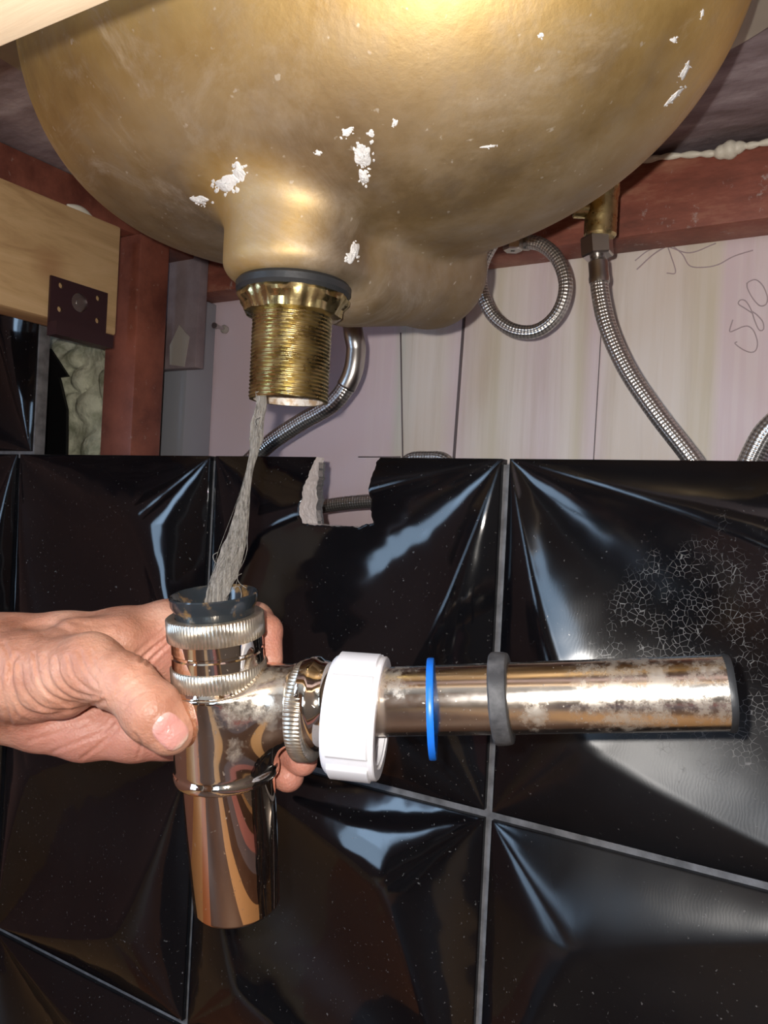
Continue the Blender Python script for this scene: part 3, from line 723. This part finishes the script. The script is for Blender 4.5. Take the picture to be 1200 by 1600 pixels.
for s_ in range(110):
    a0 = rng.uniform(0, 6.28); rad = rng.uniform(.75, 1.0) if s_ < 100 else rng.uniform(1.05, 1.35); w1, w2, p1 = rng.uniform(.02, .08), rng.uniform(.05, .12), rng.uniform(0, 6.28)
    i0 = int(rng.uniform(0, n*.45)) if s_ % 3 else 0; i1 = int(rng.uniform(n*.7, n)); path = []
    for i in range(i0, i1, 2):
        a = a0+1.2*math.sin(i*w1+p1); rr = wid[i]*(rad+.12*math.sin(i*w2+p1*2))
        path.append(ctr[i]+side*rr*math.cos(a)+dep*rr*.5*math.sin(a))
    if len(path) > 3: ms.append(tube(path, rng.uniform(.00008, .00018), 5))
loop = catmull([P(352, 935, .38), P(362, 922, .38), P(372, 916, .38), P(377, 926, .38), P(376, 940, .381)], 8); ms.append(tube(loop, .0002, 6))
for (x, y) in ((333, 872), (398, 660), (371, 905), (330, 905)):
    ms.append(tube(catmull([P(x+14, y+14, .389), P(x+3, y+6, .388), P(x, y-4, .388), P(x+7, y-9, .388)], 6), .0002, 5))
hc = link('hair_clump', joinm(ms), 'wet_hair')
tag(hc, 'slimy matted strand of wet hair hanging from drain into the trap', 'hair')

# ================================================================== HAND
def hand_field(p):
    def ch(k, *pts):
        d = None
        for (a, b) in zip(pts[:-1], pts[1:]):
            q = rcone(p, P(*a[:3]), P(*b[:3]), a[3], b[3]); d = q if d is None else smin(d, q, k)
        return d
    arm = ch(.010, (-330, 1080, .50, .036), (-120, 1062, .455, .031), (10, 1058, .428, .0275))
    arm = smin(arm, ch(.008, (-200, 1090, .455, .026), (0, 1085, .418, .021)), .012)
    back = ch(.008, (0, 1012, .432, .0185), (100, 1012, .432, .0180), (190, 1000, .436, .0165), (262, 984, .440, .0150), (330, 985, .442, .0120))
    palm = ch(.008, (10, 1085, .430, .021), (110, 1110, .436, .018), (220, 1115, .442, .017), (300, 1110, .445, .013))
    low = ch(.006, (8, 1108, .424, .0145), (60, 1128, .424, .0145), (130, 1143, .428, .0145), (210, 1146, .432, .0142), (262, 1146, .436, .0130), (330, 1150, .440, .0105))
    body = smin(smin(arm, back, .012), smin(palm, low, .007), .010)
    thenar = ch(.006, (-10, 1052, .414, .026), (45, 1058, .402, .0215), (95, 1058, .394, .0185), (140, 1044, .386, .0162))
    thumb = ch(.006, (140, 1044, .386, .0158), (185, 1064, .376, .0128), (205, 1074, .372, .0122))
    tip = ch(.005, (205, 1074, .372, .0122), (238, 1112, .3665, .0133), (264, 1141, .3655, .0113))
    thumb = smin(thumb, tip, .004)
    thumb = smin(thumb, thenar, .006)
    body = smin(body, thumb, .0065)
    web = ch(.006, (120, 1010, .412, .0150), (190, 1002, .420, .0125), (238, 1018, .432, .0120), (285, 1050, .441, .0110))
    body = smin(body, web, .008)
    # fingers round the back of the trap
    index = ch(.003, (262, 984, .440, .0135), (345, 975, .440, .0098), (400, 968, .430, .0088), (417, 985, .419, .0078), (421, 1030, .412, .0070))
    mid = ch(.003, (262, 1040, .444, .013), (350, 1065, .442, .0100), (410, 1120, .436, .0090), (438, 1168, .424, .0085), (472, 1188, .408, .0079))
    rin = ch(.003, (262, 1110, .444, .012), (345, 1140, .442, .0095), (405, 1185, .434, .0088), (450, 1212, .414, .0083))
    lit = ch(.003, (262, 1146, .436, .012), (345, 1165, .440, .0085), (400, 1200, .430, .0075), (427, 1211, .415, .0068))
    f = np.minimum(np.minimum(mid, rin), np.minimum(lit, index))
    body = smin(body, f, .004)
    # creases: thumb against palm, knuckle folds, palm folds, finger joints
    def groove(d, pts, r, k=.0022):
        for (a, b) in zip(pts[:-1], pts[1:]):
            d = -smin(-d, rcone(p, P(*a), P(*b), r, r), k) if False else np.maximum(d, -(rcone(p, P(*a), P(*b), r, r)))*1.0
        return d
    # nail plate, set in the end of the thumb
    n0, n1 = P(250, 1126, .3545), P(272, 1151, .3553)
    nb = rcone(p, n0, n1, .0060, .0056)
    cut = -(((p-V(P(260, 1138, .3532)))@V(Fw)))
    return body
lo = [1e9]*3; hi = [-1e9]*3
for q in [P(-200, 1070, .46), P(0, 1060, .42), P(265, 984, .44), P(480, 1220, .40), P(265, 1150, .36), P(100, 1150, .43), P(420, 960, .44)]:
    for i in range(3): lo[i] = min(lo[i], q[i]-.045); hi[i] = max(hi[i], q[i]+.045)
hm = surf(hand_field, lo, hi, .00105)
# nail plate: slightly raised, sunk round its rim ; and the folds of the skin pressed in
co = np.array([v.co for v in hm.vertices]); no = np.array([v.normal for v in hm.vertices])
d_ = co-V(NC_); qa, qs, qf = d_@V(NA_), d_@V(NS_), d_@V(NF_)
q = np.abs(qa/.0084)**3.2+np.abs(qs/.0063)**2.8
on = (qf > -.012)
co += no*(np.where(on & (q < 1), .0003*np.minimum(1, (1-q)*5), 0)-np.where(on & (q >= 1) & (q < 2.2), .00035*np.clip((2.2-q)/1.2, 0, 1), 0))[:, None]
fwd = co@V(Fw); sx_ = 600+FPX*(co@V(Rc))/fwd; sy_ = 800-FPX*(co@V(Uc))/fwd
facing = (no*(-co)).sum(1) > 0
def crop(pts): return [(x/3.53, 920+y/3.53) for x, y in pts]
FOLDS = [([(570, 620), (450, 662), (250, 702), (120, 660), (70, 560), (58, 440), (90, 370)], 3.2, .0011),
  ([(310, 380), (335, 500), (420, 575), (545, 600)], 2.6, .0008), ([(375, 370), (405, 480), (480, 550), (550, 580)], 2.4, .0007),
  ([(440, 340), (470, 440), (535, 530)], 2.4, .0006), ([(190, 360), (225, 530), (330, 615), (490, 640)], 2.6, .0008),
  ([(110, 420), (135, 560), (240, 660), (380, 672)], 2.6, .0008), ([(255, 360), (280, 510), (380, 600), (520, 622)], 2.3, .0006), ([(500, 340), (520, 420), (560, 480)], 2.2, .0004),
  ([(20, 300), (60, 420), (40, 560), (90, 700)], 3, .0007), ([(0, 500), (30, 640), (60, 760)], 3, .0006),
  ([(690, 650), (740, 595), (800, 565)], 2.2, .0004), ([(640, 580), (690, 510), (760, 470)], 2.4, .0004), ([(660, 610), (715, 545), (790, 505)], 2.2, .0003),
  ([(775, 395), (850, 325), (925, 270)], 2.6, .0012), ([(810, 415), (880, 345), (940, 292)], 2.4, .0010), ([(760, 350), (830, 290), (905, 230)], 3, .0005),
  ([(290, 900), (400, 855), (560, 795), (625, 735)], 2.8, .0005), ([(450, 935), (560, 855), (650, 765)], 2.6, .0006), ([(160, 840), (300, 800), (480, 740)], 3, .0004),
  ([(760, 930), (775, 860), (740, 800)], 2.4, .0005), ([(400, 180), (520, 200), (640, 190)], 4, .0004), ([(150, 210), (260, 190), (380, 230)], 4, .0005)]
for pts, wd, dp in FOLDS:
    pts = [Vector((*p, 0)) for p in crop(pts)]; pl_ = np.array([(p.x, p.y) for p in catmull(pts, 6)])
    dm = np.full(len(co), 1e9)
    for a_, b_ in zip(pl_[:-1], pl_[1:]):
        ba = b_-a_; t = np.clip(((sx_-a_[0])*ba[0]+(sy_-a_[1])*ba[1])/(ba@ba+1e-9), 0, 1)
        dm = np.minimum(dm, np.hypot(sx_-a_[0]-t*ba[0], sy_-a_[1]-t*ba[1]))
    co -= no*(facing*dp*np.exp(-(dm/wd)**2))[:, None]
    co += no*(facing*dp*.35*np.exp(-((dm-2.4*wd)/wd)**2))[:, None]
hm.vertices.foreach_set('co', co.ravel()); hm.update()
link_hand = link('person', hm, 'skin')
tag(link_hand, 'person\'s bare hand and wrist reaching from the left, gripping the trap between thumb and fingers', 'person')

# ================================================================== FRAME, COUNTER, TIMBER
ct = link('countertop', box(-.98, .88, .02, .70, .30, .33, .001), 'stone', smooth=False)
tag(ct, 'rough grey-purple stone underside of the counter above the sink', 'countertop')
fr = thing('steel_framework', 'red oxide painted steel frame of rails and a post under the counter', 'frame', (-.64, .55, -.60))
link('rail', box(-.88, .88, .655, .695, .234, .293, .002), 'rust_red_paint', fr)
link('rail', box(-.685, -.645, .05, .655, .268, .2995, .002), 'red_oxide_paint', fr)
px0_, px1_ = onY(164, 520, .555).x, onY(213, 520, .555).x
link('post', box(px0_, px1_, .555, onX(260, 520, px1_).y, -.62, .268, .003), 'red_oxide_paint', fr)
p1 = onX(190, 355, -.62); p2 = onX(190, 527, -.62)
beam = thing('wooden_beam', 'knotty pine beam fixed along the left side under the red rail', 'beam', (-.64, .3, p2.z))
link('board', box(-.655, -.62, .05, p1.y, p2.z, p1.z, .0025), 'pine', beam)
# plank in front of the bowl, top left
e0 = onY(0, 75, .15)
pl = link('wooden_plank', box(-.85, .05, .128, .150, e0.z, e0.z+.09, .001), 'pale_wood'); tag(pl, 'pale wooden plank along the front edge, at the upper left corner of the photo', 'plank')
# bracket
b0, b1 = onX(80, 428, -.617), onX(168, 460, -.617); b2, b3 = onX(78, 505, -.617), onX(166, 525, -.617)
br = thing('steel_bracket', 'dark maroon steel angle bracket with round holes on the pine beam', 'bracket', ((b2+b3)/2))
pm_ = box(-.6190, -.6165, b0.y, b1.y, (b2.z+b3.z)/2, (b0.z+b1.z)/2, 0)
def hole(px, py, r):
    c_ = onX(px, py, -.617); return lathe(c_-Vector((.01, 0, 0)), (1, 0, 0), [(r, 0), (r, .02)], 24, closed=False)
for q in ((95, 446, .0026), (153, 466, .0026), (93, 483, .0026), (152, 501, .0026), (124, 473, .0085)): pm_ = boolean(pm_, hole(*q))
auto(pm_, 30); link('plate', pm_, 'maroon_metal', br)
zb = (b2.z+b3.z)/2
link('foot', box(-.6190, -.606, b0.y, b1.y, zb-.0115, zb+.0005), 'maroon_metal', br)
bo = link('anchor_bolt', lathe(onX(124, 473, -.6186), (1, 0, 0), [(.0001, .0008), (.0035, .0008), (.0036, .0002), (.0082, .0002), (.0082, -.002), (.0001, -.002)], 24, closed=False), 'steel', br)
# foam / black sheet standing in for shade in the opening left of the post
def lumpy(x0, x1, y, z0, z1, amp, mat, name, nx=40, nz=40, th=.02, sd=1):
    rs = np.random.default_rng(sd); bl = [(rs.uniform(x0, x1), rs.uniform(z0, z1), rs.uniform(.008, .022)) for _ in range(40)]
    vs, fs = [], []
    for j in range(nz+1):
        for i in range(nx+1):
            x, z = x0+(x1-x0)*i/nx, z0+(z1-z0)*j/nz
            b = max([0]+[1-((x-a)**2+(z-c_)**2)/r**2 for a, c_, r in bl]); vs.append((x, y-amp*math.sqrt(b), z))
    k = len(vs)
    for j in range(nz+1):
        for i in range(nx+1): vs.append((x0+(x1-x0)*i/nx, y+th, z0+(z1-z0)*j/nz))
    for j in range(nz):
        for i in range(nx):
            a = j*(nx+1)+i; fs.append((a, a+1, a+nx+2, a+nx+1)); a += k; fs.append((a+nx+1, a+nx+2, a+1, a))
    for i in range(nx):
        a = i; fs.append((a, k+a, k+a+1, a+1)); a = nz*(nx+1)+i; fs.append((a, a+1, k+a+1, k+a))
    for j in range(nz):
        a = j*(nx+1); fs.append((a, a+nx+1, k+a+nx+1, k+a)); a += nx; fs.append((a, k+a, k+a+nx+1, a+nx+1))
    return link(name, mesh(name, vs, fs), mat)
fa, fb = onY(95, 690, .60), onY(170, 540, .60)
fo = lumpy(fa.x-.03, px0_-.001, .60, .0, .20, .012, 'foam', 'insulation_foam'); tag(fo, 'lumpy yellowish grey insulation foam left of the red post', 'insulation')
sa_, sb_ = onY(62, 690, .575), onY(105, 520, .575)
ol = [(-.85, 0), (onY(108, 700, .575).x, 0), (onY(106, 640, .575).x, onY(106, 640, .575).z), (onY(94, 590, .575).x, onY(94, 590, .575).z), (onY(108, 585, .575).x, onY(108, 588, .575).z), (onY(80, 545, .575).x, onY(80, 545, .575).z), (onY(78, 500, .575).x, .155), (-.85, .155)]
bs = link('shadow_sheet', prism(ol, .573, .576), 'shadow_black', smooth=False); tag(bs, 'ragged black sheet standing in for the shadow beside the insulation foam', 'sheet')
# grey upright and board behind the red post
q0, q1 = onY(262, 600, .66), onY(296, 600, .66)
gp = link('metal_stud', box(q0.x-.03, q1.x, .655, .698, -.62, .2335, .002), 'grey_profile'); tag(gp, 'grey galvanised metal stud standing behind the red post', 'stud')
q2, q3 = onY(262, 400, .645), onY(310, 575, .645)
bl = thing('board_offcut', 'brownish grey board offcut fixed on the metal stud', 'board', (q2.x, .645, q3.z))
link('board', box(q2.x-.03, q3.x, .640, .653, q3.z, q2.z, .001), 'grey_board', bl, smooth=False)
ptx = [onY(x, y, .6395) for x, y in ((266, 570), (288, 573), (296, 526), (281, 508), (266, 540))]
link('plaster_patch', prism([(p.x, p.z) for p in ptx], .6385, .6402), 'pale_plaster', bl, smooth=False)
# screw sticking out of the pink board
sc0 = onY(352, 515, .6985); sdir = Vector((.25, -1, -.05)).normalized()
scw = thing('wall_screw', 'small screw with a plug sticking out of the pink board', 'screw', sc0)
link('plug', lathe(sc0, sdir, [(.0045, -.001), (.005, .003), (.0035, .006), (.002, .006)], 24), 'pale_plaster', scw)
link('shank', lathe(sc0, sdir, [(.0022, 0), (.0022, .022), (.0034, .023), (.0034, .026), (.0004, .026)], 16, closed=False), 'steel', scw)

# sealant bead along the back rail, top right
bead = catmull([onY(x, y, .652) for x, y in ((1003, 252), (1030, 246), (1060, 243), (1090, 241), (1112, 240), (1125, 238), (1145, 233), (1160, 229), (1175, 227), (1200, 222), (1240, 216), (1300, 210), (1400, 196), (1500, 186))], 8)
rad_ = [.0016+.0012*abs(math.sin(i*.37))+(.0045*math.exp(-((i-46)/9.)**2)) for i in range(len(bead))]
bd_ = link('sealant_bead', tube(bead, rad_, 14), 'sealant'); tag(bd_, 'cream white bead of sealant along the top of the red rail, at right', 'sealant')
dab = catmull([onX(118, 318, -.6215), onX(138, 326, -.6215), onX(158, 338, -.6215)], 8)
db = link('sealant_dab', tube([v+Vector((-.012, 0, .0005)) for v in dab], [.001+.003*math.sin(math.pi*i/(len(dab)-1)) for i in range(len(dab))], 12), 'sealant'); tag(db, 'small white dab of sealant on top of the pine beam', 'sealant')

# ================================================================== HOSES AND VALVES
def hose(label, pts, r, start=None):
    path = catmull([onY(x, y, Y) for x, y, Y in pts], 14)
    t = thing('braided_hose', label, 'hose', path[-1], 'steel braided hoses behind the tiles')
    link('braid', tube(path, r, 24), 'steel_braid', t)
    return t, path
def fitting(t, path, k, r, nut_r=None):
    d = (path[0]-path[1]).normalized()
    link('ferrule', lathe(path[0]+d*-.012, d, [(r*.6, 0), (r*1.12, 0), (r*1.16, .004), (r*1.08, .006), (r*1.08, .016), (r*.85, .018), (r*.85, .022), (r*.6, .022)], 40), 'steel', t)
    if nut_r:
        me = lathe(path[0]+d*.008, d, [(r*.5, 0), (nut_r*.9, 0), (nut_r, .0012), (nut_r, .0135), (nut_r*.92, .015), (r*.5, .015)], 6, sharp=20)
        link('hex_nut', me, 'steel', t, smooth=False)
HY = .585
t, path = hose('braided steel hose running from the brass valve down behind the tiles', [(935, 418, HY), (938, 460, HY), (951, 515, HY), (980, 578, HY), (1025, 645, HY), (1080, 716, HY), (1130, 790, HY)], .0066)
fitting(t, path, 0, .0066, .0120)
vtop = path[0]+Vector((0, 0, .022))
va = thing('brass_valve', 'brass valve stub above the hose nut, below the sink rim at right', 'valve', vtop)
link('valve_body', lathe(vtop, up, [(.003, 0), (.0105, 0), (.0118, .002), (.0118, .030), (.0126, .032), (.0126, .040), (.0118, .042), (.0118, .075), (.003, .075)], 64), 'brass', va)
sd_ = -R0
link('side_port', lathe(vtop+Vector((0, 0, .020)), sd_, [(.003, .008), (.0062, .008), (.0062, .020), (.0050, .021), (.003, .021)], 32), 'brass', va)
t, path = hose('braided steel hose coiled into a loop under the sink edge', [(806, 377, .60), (845, 382, .60), (873, 408, .60), (884, 450, .60), (870, 492, .60), (838, 517, .60), (800, 515, .598), (768, 490, .596), (752, 450, .594), (754, 412, .592), (772, 376, .590), (800, 330, .590)], .0055)
fitting(t, path, 0, .0055)
link('hex_nut', lathe(onY(801, 392, .588), up, [(.002, 0), (.0072, 0), (.0078, .0012), (.0078, .013), (.002, .014)], 6, sharp=20), 'steel', t, smooth=False)
t, path = hose('braided steel hose bending behind the threaded brass drain tail', [(528, 400, .60), (545, 460, .58), (552, 520, .56), (556, 548, .56), (548, 590, .56), (520, 630, .56), (470, 660, .56), (425, 690, .56), (380, 730, .565)], .0078)
link('steel_sleeve', tube(path[24:62], .0084, 24), 'steel', t)
t, path = hose('braided steel hose crossing level, seen through the notch in the tile', [(440, 806, .60), (480, 796, .60), (540, 786, .60), (600, 782, .60), (660, 784, .60), (720, 792, .60)], .0062)
t, path = hose('short arch of braided hose just showing above the tile edge', [(610, 770, .60), (635, 722, .60), (668, 715, .60), (700, 722, .60), (722, 770, .60)], .0055)
t, path = hose('braided steel hose rising behind the tiles at the right edge', [(1420, 790, .60), (1380, 680, .60), (1310, 628, .60), (1250, 636, .60), (1205, 668, .60), (1183, 700, .60), (1165, 745, .60), (1160, 800, .60)], .0085)
bpy.context.view_layer.update()
